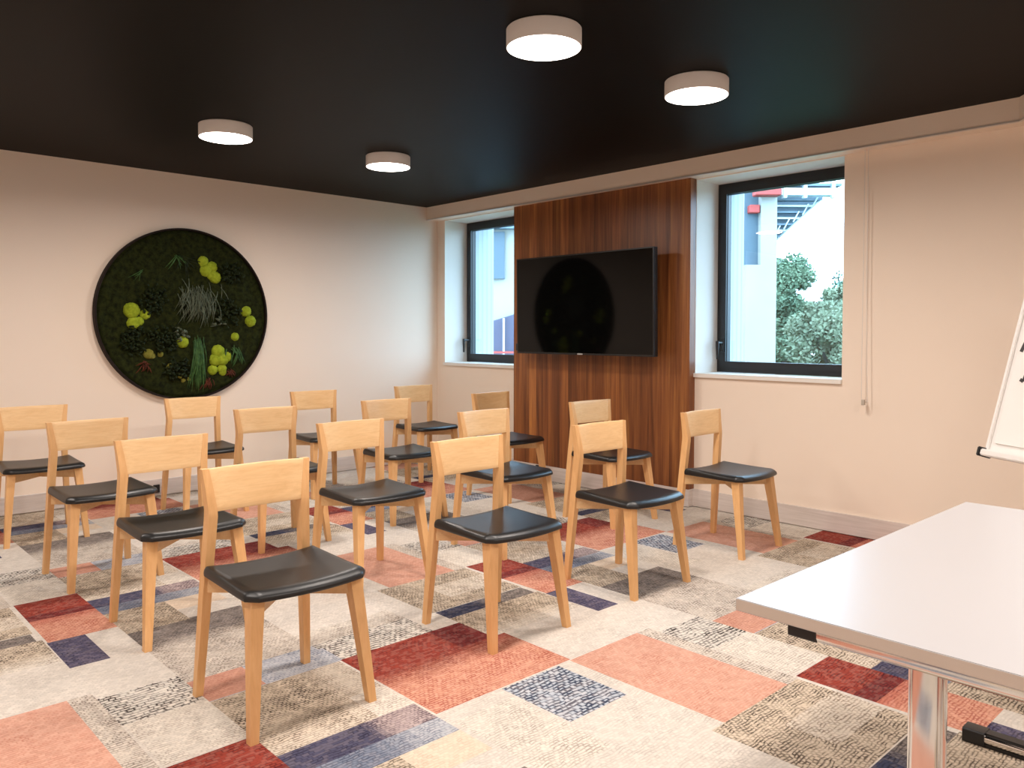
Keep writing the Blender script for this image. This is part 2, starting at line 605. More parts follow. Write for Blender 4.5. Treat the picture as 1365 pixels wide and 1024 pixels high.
# outer cladding of the facade, deeper than the wall, with its own openings
def clad():
    t = NT('pale_metal_cladding')
    wv = t.n('TexWave', wave_type='BANDS', bands_direction='Y', i_Scale=5.0)
    t.l(t.coords((1, 1, 1)), wv.inputs['Vector'])
    c = t.ramp(wv.outputs['Fac'], [(0.0, (0.34, 0.38, 0.44, 1)), (0.12, (0.44, 0.49, 0.55, 1)), (1.0, (0.48, 0.53, 0.58, 1))])
    return t.bsdf(c, 0.5, spec=0.4)
M_CLAD = clad()
bm = bmesh.new()
FY = 0.66
for a, b in ((-1.5, WIN[0][0] - 0.0), (WIN[0][1] + 0.35, WIN[1][0] + 0.0), (WIN[1][1] + 0.05, RX + 0.3)):  # unseen right edges of the openings are shaped to steer daylight onto the left wall
    add_box(bm, a, b, WT, FY, -1.3, 3.4)
for a, b in ((WIN[0][0], WIN[0][1] + 0.35), (WIN[1][0], WIN[1][1] + 0.05)):
    add_box(bm, a, b, WT, FY, -1.3, WZ0 - 0.04)
    add_box(bm, a, b, WT, FY, WZ1 + 0.06, 3.4)
struct('wall_exterior', bm, M_CLAD)

def baseboard(name, bmm):
    struct(name, bmm, M_BASE)
BH = 0.132
baseboard('baseboard_left', box(0, 0.015, RY, -0.016, 0.005, BH, 0.002, 1))
bm = bmesh.new()
add_box(bm, 0.0, 1.212, -0.015, 0, 0.005, BH)
add_box(bm, 1.212, 3.088, -0.074, 0, 0.005, BH)
add_box(bm, 3.088, RX, -0.015, 0, 0.005, BH)
baseboard('baseboard_right', bm)
baseboard('baseboard_back', box(RX - 0.015, RX, RY, -0.016, 0, BH, 0.002, 1))
baseboard('baseboard_near', box(0.016, RX - 0.016, RY, RY + 0.015, 0, BH, 0.002, 1))

# boxed bulkhead under the ceiling with its thin pale bottom rail
BZ = 2.420
bm = bmesh.new()
add_box(bm, 0.0, 5.19, -0.136, 0, BZ, H)
bulk = struct('trim_1', bm, M_WALL)
obj('bottom_rail', box(0.0, 5.19, -0.142, -0.120, BZ - 0.006, BZ + 0.004, 0.001, 1), M_ALU, bulk)
bm = bmesh.new()
prism(bm, [(5.19, -0.136), (5.60, -0.62), (RX, -0.62), (RX, 0.0), (5.19, 0.0)], 'z', BZ, H)
bulk2 = struct('trim_2', bm, M_WALL)
bm = bmesh.new()
prism(bm, [(5.19, -0.142), (5.598, -0.626), (RX, -0.626), (RX, -0.606), (5.606, -0.606), (5.20, -0.122)], 'z', BZ - 0.006, BZ + 0.004)
obj('bottom_rail', bm, M_ALU, bulk2)

def make_window(idx, x0, x1):
    w = tag(empty('window_%d' % idx, (x0, 0.29, WZ0)), kind='structure')
    L, T = x1 - x0, WZ1 - WZ0
    def ring(a0, a1, b0, b1, wd, y0, y1, name, mat, parent, bev=0.003):
        bm = bmesh.new()
        add_box(bm, a0, a0 + wd, y0, y1, b0, b1)
        add_box(bm, a1 - wd, a1, y0, y1, b0, b1)
        add_box(bm, a0 + wd, a1 - wd, y0, y1, b0, b0 + wd)
        add_box(bm, a0 + wd, a1 - wd, y0, y1, b1 - wd, b1)
        return obj(name, bm, mat, parent)
    ring(0, L, 0, T, 0.040, 0.0, 0.065, 'window_frame', M_BLACK_ALU, w)
    s = ring(0.034, L - 0.034, 0.034, T - 0.034, 0.048, -0.018, 0.050, 'sash', M_BLACK_ALU, w)
    ring(0.078, L - 0.078, 0.074, T - 0.074, 0.008, 0.000, 0.026, 'gasket', M_BLACK_PLASTIC, s)
    obj('glass_pane', box(0.078, L - 0.078, 0.020, 0.026, 0.076, T - 0.076), M_GLASS, w)
    # handle on the left stile
    h = obj('handle_rosette', box(0.046, 0.074, -0.030, -0.018, 0.155, 0.255, 0.004), M_BLACK_PLASTIC, w)
    bm = bmesh.new()
    tube(bm, [(0.060, -0.030, 0.222), (0.060, -0.088, 0.222)], 0.010, 12)
    rings = []
    for z, wx, wy in ((0.236, 0.011, 0.009), (0.20, 0.011, 0.009), (0.15, 0.009, 0.007), (0.105, 0.008, 0.006), (0.098, 0.006, 0.005)):
        rings.append([(0.060 + 1.25 * wx * math.cos(a), -0.092 + 1.3 * wy * math.sin(a), z) for a in [2 * math.pi * k / 12 for k in range(12)]])
    loft(bm, rings)
    obj('handle', bm, M_BLACK_PLASTIC, w, smooth=40)
    # inner sill board
    bm = box(0.0, L, -0.302, 0.0, -0.020, -0.001)
    add_box(bm, -0.004, L + 0.004, -0.312, -0.290, -0.030, -0.001)
    obj('window_sill', bm, M_REVEAL, w)
    return w
make_window(1, *WIN[0])
make_window(2, *WIN[1])

# ------------------------------------------------------------------ ceiling lamps
def make_lamp():
    r = empty('ceiling_light')
    n = 64
    R, t = 0.157, 0.078
    bm = bmesh.new()
    prof = [(0.0, 0.0), (R - 0.004, 0.0), (R, -0.004), (R, -t + 0.002), (R - 0.001, -t), (R - 0.004, -t), (R - 0.004, -t + 0.004), (0.0, -t + 0.004)]
    rings = [[(max(p, 0.001) * math.cos(2 * math.pi * k / n), max(p, 0.001) * math.sin(2 * math.pi * k / n), z) for k in range(n)] for p, z in prof]
    loft(bm, rings)
    obj('housing', bm, M_LAMP_SHELL, r, smooth=35)
    bm = bmesh.new()
    cyl(bm, (0, 0), R - 0.0045, -t + 0.0045, -t - 0.0005, n)
    obj('diffuser', bm, M_DIFFUSER, r)
    ld = bpy.data.lights.new('lamp_light', 'AREA')
    ld.shape = 'DISK'
    ld.size = 0.29
    ld.energy = LAMP_WATTS
    ld.color = LAMP_COLOR
    ld.spread = math.radians(LAMP_SPREAD)
    lo = link(bpy.data.objects.new('lamp_light', ld), r)
    lo.location = (0, 0, -t - 0.004)
    return r
LAMPS = [
    (4.111, -2.646, 'round white ceiling lamp nearest the camera, the largest in view'),
    (4.164, -1.614, 'round white ceiling lamp nearest the right window'),
    (1.696, -2.949, 'round white ceiling lamp over the chairs in front of the moss disc'),
    (1.674, -1.748, 'round white ceiling lamp closest to the room corner, smallest in view'),
    (6.50, -1.90, 'added round white ceiling lamp, out of view, over the far end of the white table'),  # from here down: unseen lamps, added to brighten the room
    (6.50, -3.30, 'added round white ceiling lamp, out of view, over the near end of the white table'),
    (4.15, -3.90, 'added round white ceiling lamp, out of view, over the near end of the front row'),
    (6.50, -4.80, 'added round white ceiling lamp, out of view, above the camera'),
    (1.70, -5.10, 'added round white ceiling lamp, out of view, past the near end of the third row'),
    (4.15, -5.20, 'added round white ceiling lamp, out of view, past the near end of the front row'),
]
lamp0 = make_lamp()
for i, (x, y, lb) in enumerate(LAMPS):
    o = lamp0 if i == 0 else copy_tree(lamp0)
    o.location = (x, y, H)
    tag(o, lb, 'ceiling light', 'round ceiling lamps')

# ------------------------------------------------------------------ chairs
def chair_leg_rear(s):
    st = [(0.0, -0.021, 0.008, 0.223, 0.196), (0.30, -0.005, 0.034, 0.209, 0.178), (0.50, 0.010, 0.050, 0.200, 0.168),
          (0.640, 0.021, 0.061, 0.193, 0.160), (0.664, 0.022, 0.061, 0.193, 0.161), (0.740, 0.019, 0.050, 0.199, 0.171), (0.806, 0.016, 0.041, 0.206, 0.182)]
    bm = bmesh.new()
    loft(bm, [[(xb, s * yi, z), (xf, s * yi, z), (xf, s * yo, z), (xb, s * yo, z)] for z, xb, xf, yo, yi in st])
    return bevel_all(bm, 0.0025)
def chair_leg_front(s):
    st = [(0.0, 0.428, 0.457, 0.231, 0.202), (0.30, 0.382, 0.424, 0.212, 0.172), (0.434, 0.360, 0.410, 0.202, 0.157)]
    bm = bmesh.new()
    loft(bm, [[(xb, s * yi, z), (xf, s * yi, z), (xf, s * yo, z), (xb, s * yo, z)] for z, xb, xf, yo, yi in st])
    return bevel_all(bm, 0.0025)
def chair_back():
    bm = bmesh.new()
    N, Mz = 20, 8
    th = 0.017
    grid = {}
    for side in (0, 1):
        for j in range(Mz + 1):
            f = j / Mz
            z0 = 0.657 + 0.149 * f
            hw = 0.1605 + 0.0215 * f
            xf = 0.0605 - 0.0195 * f
            for i in range(N + 1):
                u = -1 + 2 * i / N
                bow = 0.020 * (1 - u * u)
                z = z0 - (0.004 * (1 - u * u) if j == 0 else 0)
                x = xf - bow - (th if side else 0)
                grid[side, j, i] = bm.verts.new((x, u * hw, z))
    for j in range(Mz):
        for i in range(N):
            bm.faces.new((grid[0, j, i], grid[0, j, i + 1], grid[0, j + 1, i + 1], grid[0, j + 1, i]))
            bm.faces.new((grid[1, j, i + 1], grid[1, j, i], grid[1, j + 1, i], grid[1, j + 1, i + 1]))
    for j in range(Mz):
        for i in (0, N):
            bm.faces.new((grid[0, j, i], grid[0, j + 1, i], grid[1, j + 1, i], grid[1, j, i]))
    for i in range(N):
        for j in (0, Mz):
            bm.faces.new((grid[0, j, i], grid[0, j, i + 1], grid[1, j, i + 1], grid[1, j, i]))
    bmesh.ops.recalc_face_normals(bm, faces=bm.faces)
    return bevel_all(bm, 0.002)
def chair_seat():
    bm = bmesh.new()
    half = [0.0, 0.03, 0.06, 0.09, 0.115, 0.14, 0.16, 0.175, 0.187, 0.196, 0.205, 0.211, 0.216]
    ys = [-v for v in half[:0:-1]] + half
    NV = 16
    def front(y):
        a = abs(y)
        if a <= 0.187:
            return 0.456 - 0.024 * (a / 0.187) ** 2
        return 0.432 - 0.034 * (a - 0.187) / 0.029
    def width(v):
        return 0.936 + 0.064 * min(1.0, v * 1.15)
    xr = 0.053
    def top(x, y, xf):
        a = abs(y) / 0.21
        v = (x - xr) / 0.38
        z = 0.4665 + 0.0125 * (a ** 2.2) * (1 - 0.85 * v) - 0.003 * math.sin(math.pi * max(0, min(1, v)))
        d = min(x - xr, xf - x, 0.218 - abs(y))
        e = max(0.0, 1 - max(d, 0) / 0.028)
        return z - 0.0115 * e * e
    g = []
    nv = [0, 0.02, 0.05, 0.1, 0.18, 0.28, 0.4, 0.5, 0.6, 0.7, 0.8, 0.87, 0.92, 0.96, 0.985, 1.0]
    for v in nv:
        row = []
        for y in ys:
            yy = y * width(v)
            xf = front(y)
            x = xr + (xf - xr) * v
            row.append(bm.verts.new((x, yy, top(x, yy, xf))))
        g.append(row)
    nyv, nxv = len(ys), len(nv)
    for j in range(nxv - 1):
        for i in range(nyv - 1):
            bm.faces.new((g[j][i], g[j][i + 1], g[j + 1][i + 1], g[j + 1][i]))
    loop = g[0][:] + [g[j][-1] for j in range(1, nxv)] + g[-1][-2::-1] + [g[j][0] for j in range(nxv - 2, 0, -1)]
    cx, cy = 0.25, 0.0
    prev = loop
    n = len(loop)
    pts = [Vector((v.co.x, v.co.y)) for v in loop]
    if sum(pts[k].x * pts[(k + 1) % n].y - pts[(k + 1) % n].x * pts[k].y for k in range(n)) < 0:
        sg = -1
    else:
        sg = 1
    nrm = []
    for k in range(n):
        e1, e2 = (pts[k] - pts[k - 1]).normalized(), (pts[(k + 1) % n] - pts[k]).normalized()
        m = Vector(((e1.y + e2.y) * sg, -(e1.x + e2.x) * sg)).normalized()
        nrm.append(m)
    tot = 0.0
    for off, f in ((0.0035, 0.14), (0.0025, 0.34), (0.0010, 0.52), (0.0, 0.72), (-0.0010, 0.88), (-0.0050, 1.0)):
        tot += off
        new = [bm.verts.new((pts[k].x + nrm[k].x * tot, pts[k].y + nrm[k].y * tot, loop[k].co.z * (1 - f) + 0.4335 * f)) for k in range(n)]
        for k in range(n):
            bm.faces.new((prev[k], prev[(k + 1) % n], new[(k + 1) % n], new[k]))
        prev = new
    bm.faces.new(prev)
    return bm
def chair_cross_rail(s):
    a, b = Vector((0.034, s * 0.184)), Vector((0.386, -s * 0.180))
    d = (b - a).normalized()
    w = Vector((-d.y, d.x)) * 0.011
    bm = bmesh.new()
    prism(bm, [tuple(a - w), tuple(b - w), tuple(b + w), tuple(a + w)], 'z', 0.374, 0.4335)
    return bevel_all(bm, 0.0015, 1)

def make_chair():
    r = empty('dining_chair')
    obj('seat', chair_seat(), M_LEATHER, r, smooth=32)['label'] = 'black leather seat pad'
    obj('backrest', chair_back(), M_BEECH, r, smooth=35)
    for s in (-1, 1):
        obj('leg', chair_leg_rear(s), M_BEECH_UP, r, smooth=25)
    for s in (-1, 1):
        obj('leg', chair_leg_front(s), M_BEECH_UP, r, smooth=25)
    for s in (-1, 1):
        obj('cross_rail', chair_cross_rail(s), M_BEECH, r)
    return r
ROW = ['front row facing the white table', 'second row of chairs', 'third row of chairs', 'back row beside the moss wall']
PLACE = ['nearest the camera', 'second from the camera', 'third from the camera', 'beside the window wall']
CHAIRS = {'11': (3.686, -3.73, -0.2), '12': (3.67, -2.711, -0.1), '13': (3.659, -1.784, -0.5), '14': (3.639, -0.796, 0.9),
          '21': (2.704, -3.714, 0.0), '22': (2.698, -2.718, 0.1), '23': (2.719, -1.78, 0.4), '24': (2.689, -0.75, -1.5),
          '31': (1.698, -3.748, 1.8), '32': (1.67, -2.705, -1.9), '33': (1.645, -1.767, -1.6), '34': (1.63, -0.754, 3.4),
          '41': (0.55, -3.764, -2.1), '42': (0.54, -2.721, -0.1), '43': (0.515, -1.714, -2.2), '44': (0.51, -0.697, -0.7)}
GROUPS = ['chairs in the front row', 'chairs in the second row', 'chairs in the third row', 'chairs in the back row']
chair0 = make_chair()
for i, (k, (x, y, a)) in enumerate(CHAIRS.items()):
    o = chair0 if i == 0 else copy_tree(chair0)
    o.location = (x, y, 0)
    o.rotation_euler = (0, 0, math.radians(a))
    rw, pl = int(k[0]) - 1, int(k[1]) - 1
    tag(o, 'beech chair with black seat, %s, %s' % (ROW[rw], PLACE[pl]), 'chair', 'beech chairs set out in rows')

# ------------------------------------------------------------------ white table with chrome legs
TX0, TX1, TY0, TY1, TZ = 5.605, 6.305, -3.602, -2.217, 0.740
tbl = tag(empty('conference_table', ((TX0 + TX1) / 2, (TY0 + TY1) / 2, 0)), 'white laminate table on chrome legs, in front of the chairs', 'table')
tw, tl = (TX1 - TX0) / 2, (TY1 - TY0) / 2
bm = bmesh.new()
add_box(bm, -tw, tw, -tl, tl, TZ - 0.025, TZ)
for f in bm.faces:
    if abs(f.normal.z) < 0.5:
        f.material_index = 1
bmesh.ops.recalc_face_normals(bm, faces=bm.faces)
for f in bm.faces:
    f.material_index = 0 if abs(f.normal.z) > 0.5 else 1
bmesh.ops.bevel(bm, geom=list(bm.edges), offset=0.0015, segments=2, affect='EDGES')
obj('tabletop', bm, [M_TABLE, M_EDGE], tbl)
def rrect(wx, wy, r, n=5):
    pts = []
    for cx_, cy_, a0 in ((wx - r, wy - r, 0), (-wx + r, wy - r, 90), (-wx + r, -wy + r, 180), (wx - r, -wy + r, 270)):
        for k in range(n + 1):
            a = math.radians(a0 + 90 * k / n)
            pts.append((cx_ + r * math.cos(a), cy_ + r * math.sin(a)))
    return pts
for s in (-1, 1):
    yy = s * (tl - 0.062)
    bm = bmesh.new()
    prism(bm, [(x - 0.0, y + yy) for x, y in rrect(0.030, 0.019, 0.012)], 'z', 0.030, TZ - 0.050)
    lg = obj('leg', bm, M_CHROME, tbl, smooth=40)
    bm = bmesh.new()
    prism(bm, [(y + yy, z + TZ - 0.043) for y, z in rrect(0.022, 0.018, 0.010)], 'x', -tw + 0.150, tw - 0.150)
    obj('support_arm', bm, M_CHROME, lg, smooth=40)
    bm = bmesh.new()
    prism(bm, [(y + yy, z + 0.024) for y, z in rrect(0.028, 0.013, 0.010)], 'x', -tw + 0.09, tw - 0.09)
    obj('foot', bm, M_CHROME, lg, smooth=40)
    for q in (-1, 1):
        a, b = sorted((q * (tw - 0.095), q * (tw - 0.152)))
        bm = bmesh.new()
        prism(bm, [(y + yy, z + TZ - 0.043) for y, z in rrect(0.024, 0.018, 0.006)], 'x', a, b)
        obj('end_cap', bm, M_BLACK_PLASTIC, lg, smooth=40)
        a, b = sorted((q * (tw - 0.030), q * (tw - 0.092)))
        bm = bmesh.new()
        prism(bm, [(y + yy, z + 0.022) for y, z in rrect(0.030, 0.022, 0.006)], 'x', a, b)
        obj('end_cap', bm, M_BLACK_PLASTIC, lg, smooth=40)
    bm = bmesh.new()
    add_box(bm, -tw + 0.09, tw - 0.09, yy - 0.024, yy + 0.024, 0.0, 0.011)
    add_box(bm, -tw + 0.09, tw - 0.09, yy - 0.018, yy + 0.018, 0.037, 0.043)
    obj('foot_strip', bm, M_BLACK_PLASTIC, lg)
bm = bmesh.new()
add_box(bm, -0.02, 0.02, -tl + 0.1, tl - 0.1, TZ - 0.055, TZ - 0.026)
obj('stretcher', bm, M_CHROME, tbl)

# ------------------------------------------------------------------ flip chart
P0 = Vector((5.474, -1.587, 0.82))
hz = math.atan2(-0.528, 0.849)
fc = tag(empty('flip_chart', (5.474, -1.587, 0.0), hz), 'white flip chart easel standing beyond the white table', 'flip chart')
TILT = math.radians(15.46)
def board_pt(u, v, w):
    """u along the bottom edge, v up the board, w out of its back"""
    return (u, v * math.sin(TILT) + w * math.cos(TILT), 0.82 + v * math.cos(TILT) - w * math.sin(TILT))
def board_box(u0, u1, v0, v1, w0, w1, bev=0.0):
    bm = bmesh.new()
    vs = [bm.verts.new(board_pt(u, v, w)) for v in (v0, v1) for w in (w0, w1) for u in (u0, u1)]
    for q in ((0, 2, 3, 1), (4, 5, 7, 6), (0, 1, 5, 4), (2, 6, 7, 3), (0, 4, 6, 2), (1, 3, 7, 5)):
        bm.faces.new([vs[i] for i in q])
    if bev:
        bmesh.ops.bevel(bm, geom=list(bm.edges), offset=bev, segments=2, affect='EDGES')
    return bm
BW, BHH = 0.70, 1.02
obj('board', board_box(0.010, BW - 0.010, 0.010, BHH, 0.004, 0.020), M_WHITE, fc)
for n_, a in (('board_frame', (0, 0.016, 0.0, BHH, -0.004, 0.024)), ('board_frame', (BW - 0.016, BW, 0.0, BHH, -0.004, 0.024)), ('board_frame', (0.016, BW - 0.016, BHH - 0.016, BHH, -0.004, 0.024))):
    obj(n_, board_box(*a, 0.003), M_WHITE, fc)
obj('pen_tray', board_box(0.006, BW - 0.006, -0.012, 0.014, -0.030, 0.024, 0.004), M_WHITE, fc)
for u in (0.0, BW - 0.010):
    obj('corner_cap', board_box(u - 0.004, u + 0.012, -0.016, 0.020, -0.034, 0.026, 0.003), M_BLACK_PLASTIC, fc)
pad = obj('paper_pad', board_box(0.040, BW - 0.040, 0.045, BHH - 0.03, -0.004, 0.004), M_PAPER, fc)
obj('clamp_bar', board_box(0.03, BW - 0.03, BHH - 0.06, BHH - 0.02, -0.016, 0.004, 0.003), M_ALU, fc)
def ink(strokes):
    bm = bmesh.new()
    for (u0, v0), (u1, v1), wd in strokes:
        d = Vector((u1 - u0, v1 - v0))
        nn = Vector((-d.y, d.x)).normalized() * wd / 2
        q = [(u0 + nn.x, v0 + nn.y), (u1 + nn.x, v1 + nn.y), (u1 - nn.x, v1 - nn.y), (u0 - nn.x, v0 - nn.y)]
        lo = [bm.verts.new(board_pt(a, b, -0.0042)) for a, b in q]
        hi = [bm.verts.new(board_pt(a, b, -0.0050)) for a, b in q]
        bm.faces.new(hi)
        bm.faces.new(lo[::-1])
        for i in range(4):
            bm.faces.new((lo[i], lo[(i + 1) % 4], hi[(i + 1) % 4], hi[i]))
    return bm
for strokes in ([((0.056, 0.408), (0.072, 0.470), 0.016), ((0.071, 0.470), (0.088, 0.408), 0.016)],
                [((0.084, 0.300), (0.100, 0.293), 0.013), ((0.099, 0.293), (0.104, 0.330), 0.011)]):
    obj('pen_mark', ink(strokes), M_INK, pad)
bm = bmesh.new()
tube(bm, [board_pt(0.27, 0.30, 0.030), board_pt(0.25, 0.0, 0.034), (0.22, -0.16, 0.02)], 0.012, 12)
obj('leg', bm, M_ALU, fc, smooth=40)
bm = bmesh.new()
tube(bm, [board_pt(0.60, 0.30, 0.030), board_pt(0.62, 0.0, 0.034), (0.64, -0.16, 0.02)], 0.012, 12)
obj('leg', bm, M_ALU, fc, smooth=40)
bm = bmesh.new()
tube(bm, [board_pt(0.40, 0.75, 0.034), (0.40, 0.62, 0.02)], 0.012, 12)
obj('leg', bm, M_ALU, fc, smooth=40)
for p in ((0.22, -0.16), (0.64, -0.16), (0.40, 0.62)):
    bm = bmesh.new()
    cyl(bm, p, 0.017, 0.0, 0.028, 16)
    obj('foot_cap', bm, M_BLACK_PLASTIC, fc)

# ------------------------------------------------------------------ walnut panel and television
pan = tag(obj('wood_panel', box(1.212, 3.088, -0.074, -0.003, BH, BZ - 0.002, 0.0015, 1), M_WALNUT), 'tall walnut wood panel on the wall between the two windows', 'wall panel')
tv = tag(empty('television', (2.157, -0.24, 1.517)), 'large black flat television mounted on the walnut panel', 'television')
tv.rotation_euler = (math.radians(0.9), 0, 0)
TWH, THH = 0.730, 0.407
obj('casing', box(-TWH, TWH, 0.004, 0.050, -THH, THH, 0.004), M_BLACK_PLASTIC, tv)
bm = bmesh.new()
e = 0.010
add_box(bm, -TWH, -TWH + e, 0.0, 0.006, -THH, THH)
add_box(bm, TWH - e, TWH, 0.0, 0.006, -THH, THH)
add_box(bm, -TWH + e, TWH - e, 0.0, 0.006, THH - e, THH)
add_box(bm, -TWH + e, TWH - e, 0.0, 0.006, -THH, -THH + 0.014)
obj('bezel', bm, M_BLACK_PLASTIC, tv)
obj('screen', box(-TWH + e, TWH - e, 0.0015, 0.005, -THH + 0.014, THH - e), M_SCREEN, tv)
bm = bmesh.new()
for k in range(6):
    add_box(bm, -0.028 + k * 0.0095, -0.021 + k * 0.0095, -0.0015, 0.001, -THH + 0.002, -THH + 0.012)
obj('logo', bm, M_LOGO, tv)['label'] = 'small silver maker logo'
obj('sensor_box', box(-TWH - 0.026, -TWH + 0.004, 0.006, 0.040, -THH + 0.022, -THH + 0.085, 0.004), M_BLACK_PLASTIC, tv)
bm = bmesh.new()
add_box(bm, -0.20, 0.20, 0.050, 0.158, -0.15, 0.15)
obj('wall_bracket', bm, M_BLACK_PLASTIC, tv)

# ------------------------------------------------------------------ small wall things
cord = tag(empty('blind_cord', (4.352, -0.055, 0.83)), 'white roller blind cord loop hanging beside the right window', 'blind cord')
bm = bmesh.new()
tube(bm, [(-0.010, 0, 1.595), (-0.010, 0, 0.75), (-0.012, 0, 0.30), (-0.010, 0.0, 0.06), (-0.004, 0, 0.012), (0.004, 0, 0.002), (0.018, 0, 0.004), (0.026, 0, 0.03), (0.022, 0, 0.20), (0.012, 0, 0.75), (0.010, 0, 1.595)], 0.0022, 8)
obj('cord', bm, M_CORD, cord, smooth=60)
obj('tensioner', box(-0.010, 0.010, -0.008, 0.010, 0.010, 0.045, 0.003), M_BEIGE_CLIP, cord)
bm = bmesh.new()
tube(bm, [(0, 0.01, 0.028), (0, 0.055, 0.028)], 0.004, 8)
obj('wall_pin', bm, M_BEIGE_CLIP, cord)

def socket(loc, rz, label):
    r = tag(empty('power_socket', loc, rz), label, 'socket', 'black sockets on the baseboards')
    obj('plate', box(-0.024, 0.024, -0.012, 0.0, -0.032, 0.032, 0.003), M_BLACK_PLASTIC, r)
    bm = bmesh.new()
    tube(bm, [(0, -0.010, 0), (0, -0.026, 0)], 0.016, 16)
    obj('plug', bm, M_BLACK_PLASTIC, r, smooth=40)
    return r
socket((1.530, -0.074, 0.095), 0.0, 'small black socket on the baseboard below the walnut panel')
socket((0.015, -2.795, 0.060), math.radians(90), 'small black socket on the baseboard below the moss disc')

# ------------------------------------------------------------------ moss disc
DY, DZ, DR = -2.555, 1.430, 0.680
disc = tag(empty('moss_wall_disc', (0, DY, DZ)), 'round dark green moss picture with plants hanging on the left wall', 'moss picture')
def foliage(name, c1, c2, rough=0.8):
    t = NT(name)
    nz = t.n('TexNoise', i_Scale=28.0, i_Detail=5.0, i_Roughness=0.7)
    t.l(t.coords((1, 1, 1)), nz.inputs['Vector'])
    col = t.ramp(nz.outputs['Fac'], [(0.35, c1), (0.68, c2)])
    return t.bsdf(col, rough, spec=0.15)
M_MOSS = foliage('dark_flat_moss', (0.004, 0.006, 0.0012, 1), (0.024, 0.030, 0.005, 1), 0.95)
M_CUSHION = foliage('bright_ball_moss', (0.19, 0.25, 0.012, 1), (0.34, 0.42, 0.030, 1), 0.9)
M_CUSHION_Y = foliage('yellow_ball_moss', (0.14, 0.14, 0.020, 1), (0.24, 0.22, 0.045, 1), 0.9)
M_SILVER = foliage('silver_green_leaves', (0.05, 0.065, 0.04, 1), (0.13, 0.15, 0.10, 1), 0.6)
M_GRASS = foliage('long_green_grass', (0.018, 0.055, 0.014, 1), (0.07, 0.15, 0.04, 1), 0.55)
M_DARKLEAF = foliage('dark_glossy_leaves', (0.005, 0.009, 0.003, 1), (0.022, 0.032, 0.010, 1), 0.6)
M_RED = foliage('red_brown_sprig', (0.05, 0.012, 0.006, 1), (0.16, 0.045, 0.022, 1), 0.7)
M_RIM = plain('dark_brown_rim', (0.013, 0.007, 0.005, 1), 0.7, 0.0, 0.2)
n = 128
bm = bmesh.new()
prof = [(DR - 0.014, 0.0), (DR, 0.0), (DR, 0.052), (DR - 0.002, 0.054), (DR - 0.012, 0.054), (DR - 0.014, 0.052)]
rings = [[(x, r * math.cos(2 * math.pi * k / n), r * math.sin(2 * math.pi * k / n)) for k in range(n)] for r, x in prof]
rr = loft(bm, rings, False)
for k in range(n):
    bm.faces.new((rr[-1][k], rr[-1][(k + 1) % n], rr[0][(k + 1) % n], rr[0][k]))
obj('frame', bm, M_RIM, disc, smooth=40)
def hsh(a, b):
    v = math.sin(a * 127.1 + b * 311.7) * 43758.5453
    return v - math.floor(v)
def vnoise(x, y):
    i, j = math.floor(x), math.floor(y)
    fx, fy = x - i, y - j
    fx, fy = fx * fx * (3 - 2 * fx), fy * fy * (3 - 2 * fy)
    a = hsh(i, j) + (hsh(i + 1, j) - hsh(i, j)) * fx
    b = hsh(i, j + 1) + (hsh(i + 1, j + 1) - hsh(i, j + 1)) * fx
    return a + (b - a) * fy
bm = bmesh.new()
NR, NA = 60, 160
prev = None
ctr = bm.verts.new((0.030, 0, 0))
for i in range(1, NR + 1):
    r = (DR - 0.012) * i / NR
    ring = []
    for k in range(NA):
        a = 2 * math.pi * k / NA
        y, z = r * math.cos(a), r * math.sin(a)
        hgt = 0.022 + 0.016 * vnoise(y * 9 + 5, z * 9) + 0.010 * vnoise(y * 34, z * 34 + 9) + 0.006 * hsh(k, i)
        if i > NR - 2:
            hgt *= 0.6
        ring.append(bm.verts.new((hgt, y, z)))
    for k in range(NA):
        if prev is None:
            bm.faces.new((ctr, ring[k], ring[(k + 1) % NA]))
        else:
            bm.faces.new((prev[k], ring[k], ring[(k + 1) % NA], prev[(k + 1) % NA]))
    prev = ring
obj('moss_base', bm, M_MOSS, disc, smooth=80)

def dp(cx_, cy_):
    """place on the disc (y, z) given as fractions of a 1024 square enclosing it"""
    return ((cx_ - 519) / 458 * DR, -(cy_ - 512) / 452 * DR)
def cushion(px, py, pr, mat):
    y, z = dp(px, py)
    r = pr / 458 * DR * 1.05
    bm = bmesh.new()
    bmesh.ops.create_icosphere(bm, subdivisions=4, radius=1.0)
    for v in bm.verts:
        c = v.co
        k = 1 + 0.10 * (vnoise(c.y * 5 + px, c.z * 5 + py) - 0.5) + 0.05 * (vnoise(c.y * 19 + py, c.z * 19 + c.x * 17) - 0.5)
        v.co = Vector((0.030 + max(-0.006, c.x * r * 0.75 * k), y + c.y * r * k, z + c.z * r * k))
    obj('moss_cushion', bm, mat, disc, smooth=80)
for px, py, pr in [(610, 228, 30), (660, 255, 30), (628, 275, 34), (656, 296, 30), (676, 310, 33), (240, 498, 40), (305, 516, 28), (248, 562, 33), (276, 552, 24), (854, 490, 30), (880, 545, 31),
                   (788, 632, 23), (498, 660, 31), (690, 712, 36), (676, 756, 34), (712, 756, 36), (740, 742, 28), (660, 812, 27), (712, 806, 26), (716, 826, 20)]:
    cushion(px, py, pr, M_CUSHION)
for px, py, pr in [(322, 720, 26), (340, 730, 16), (430, 790, 21), (484, 840, 13), (500, 862, 15), (526, 855, 16), (382, 722, 15)]:
    cushion(px, py, pr, M_CUSHION_Y)

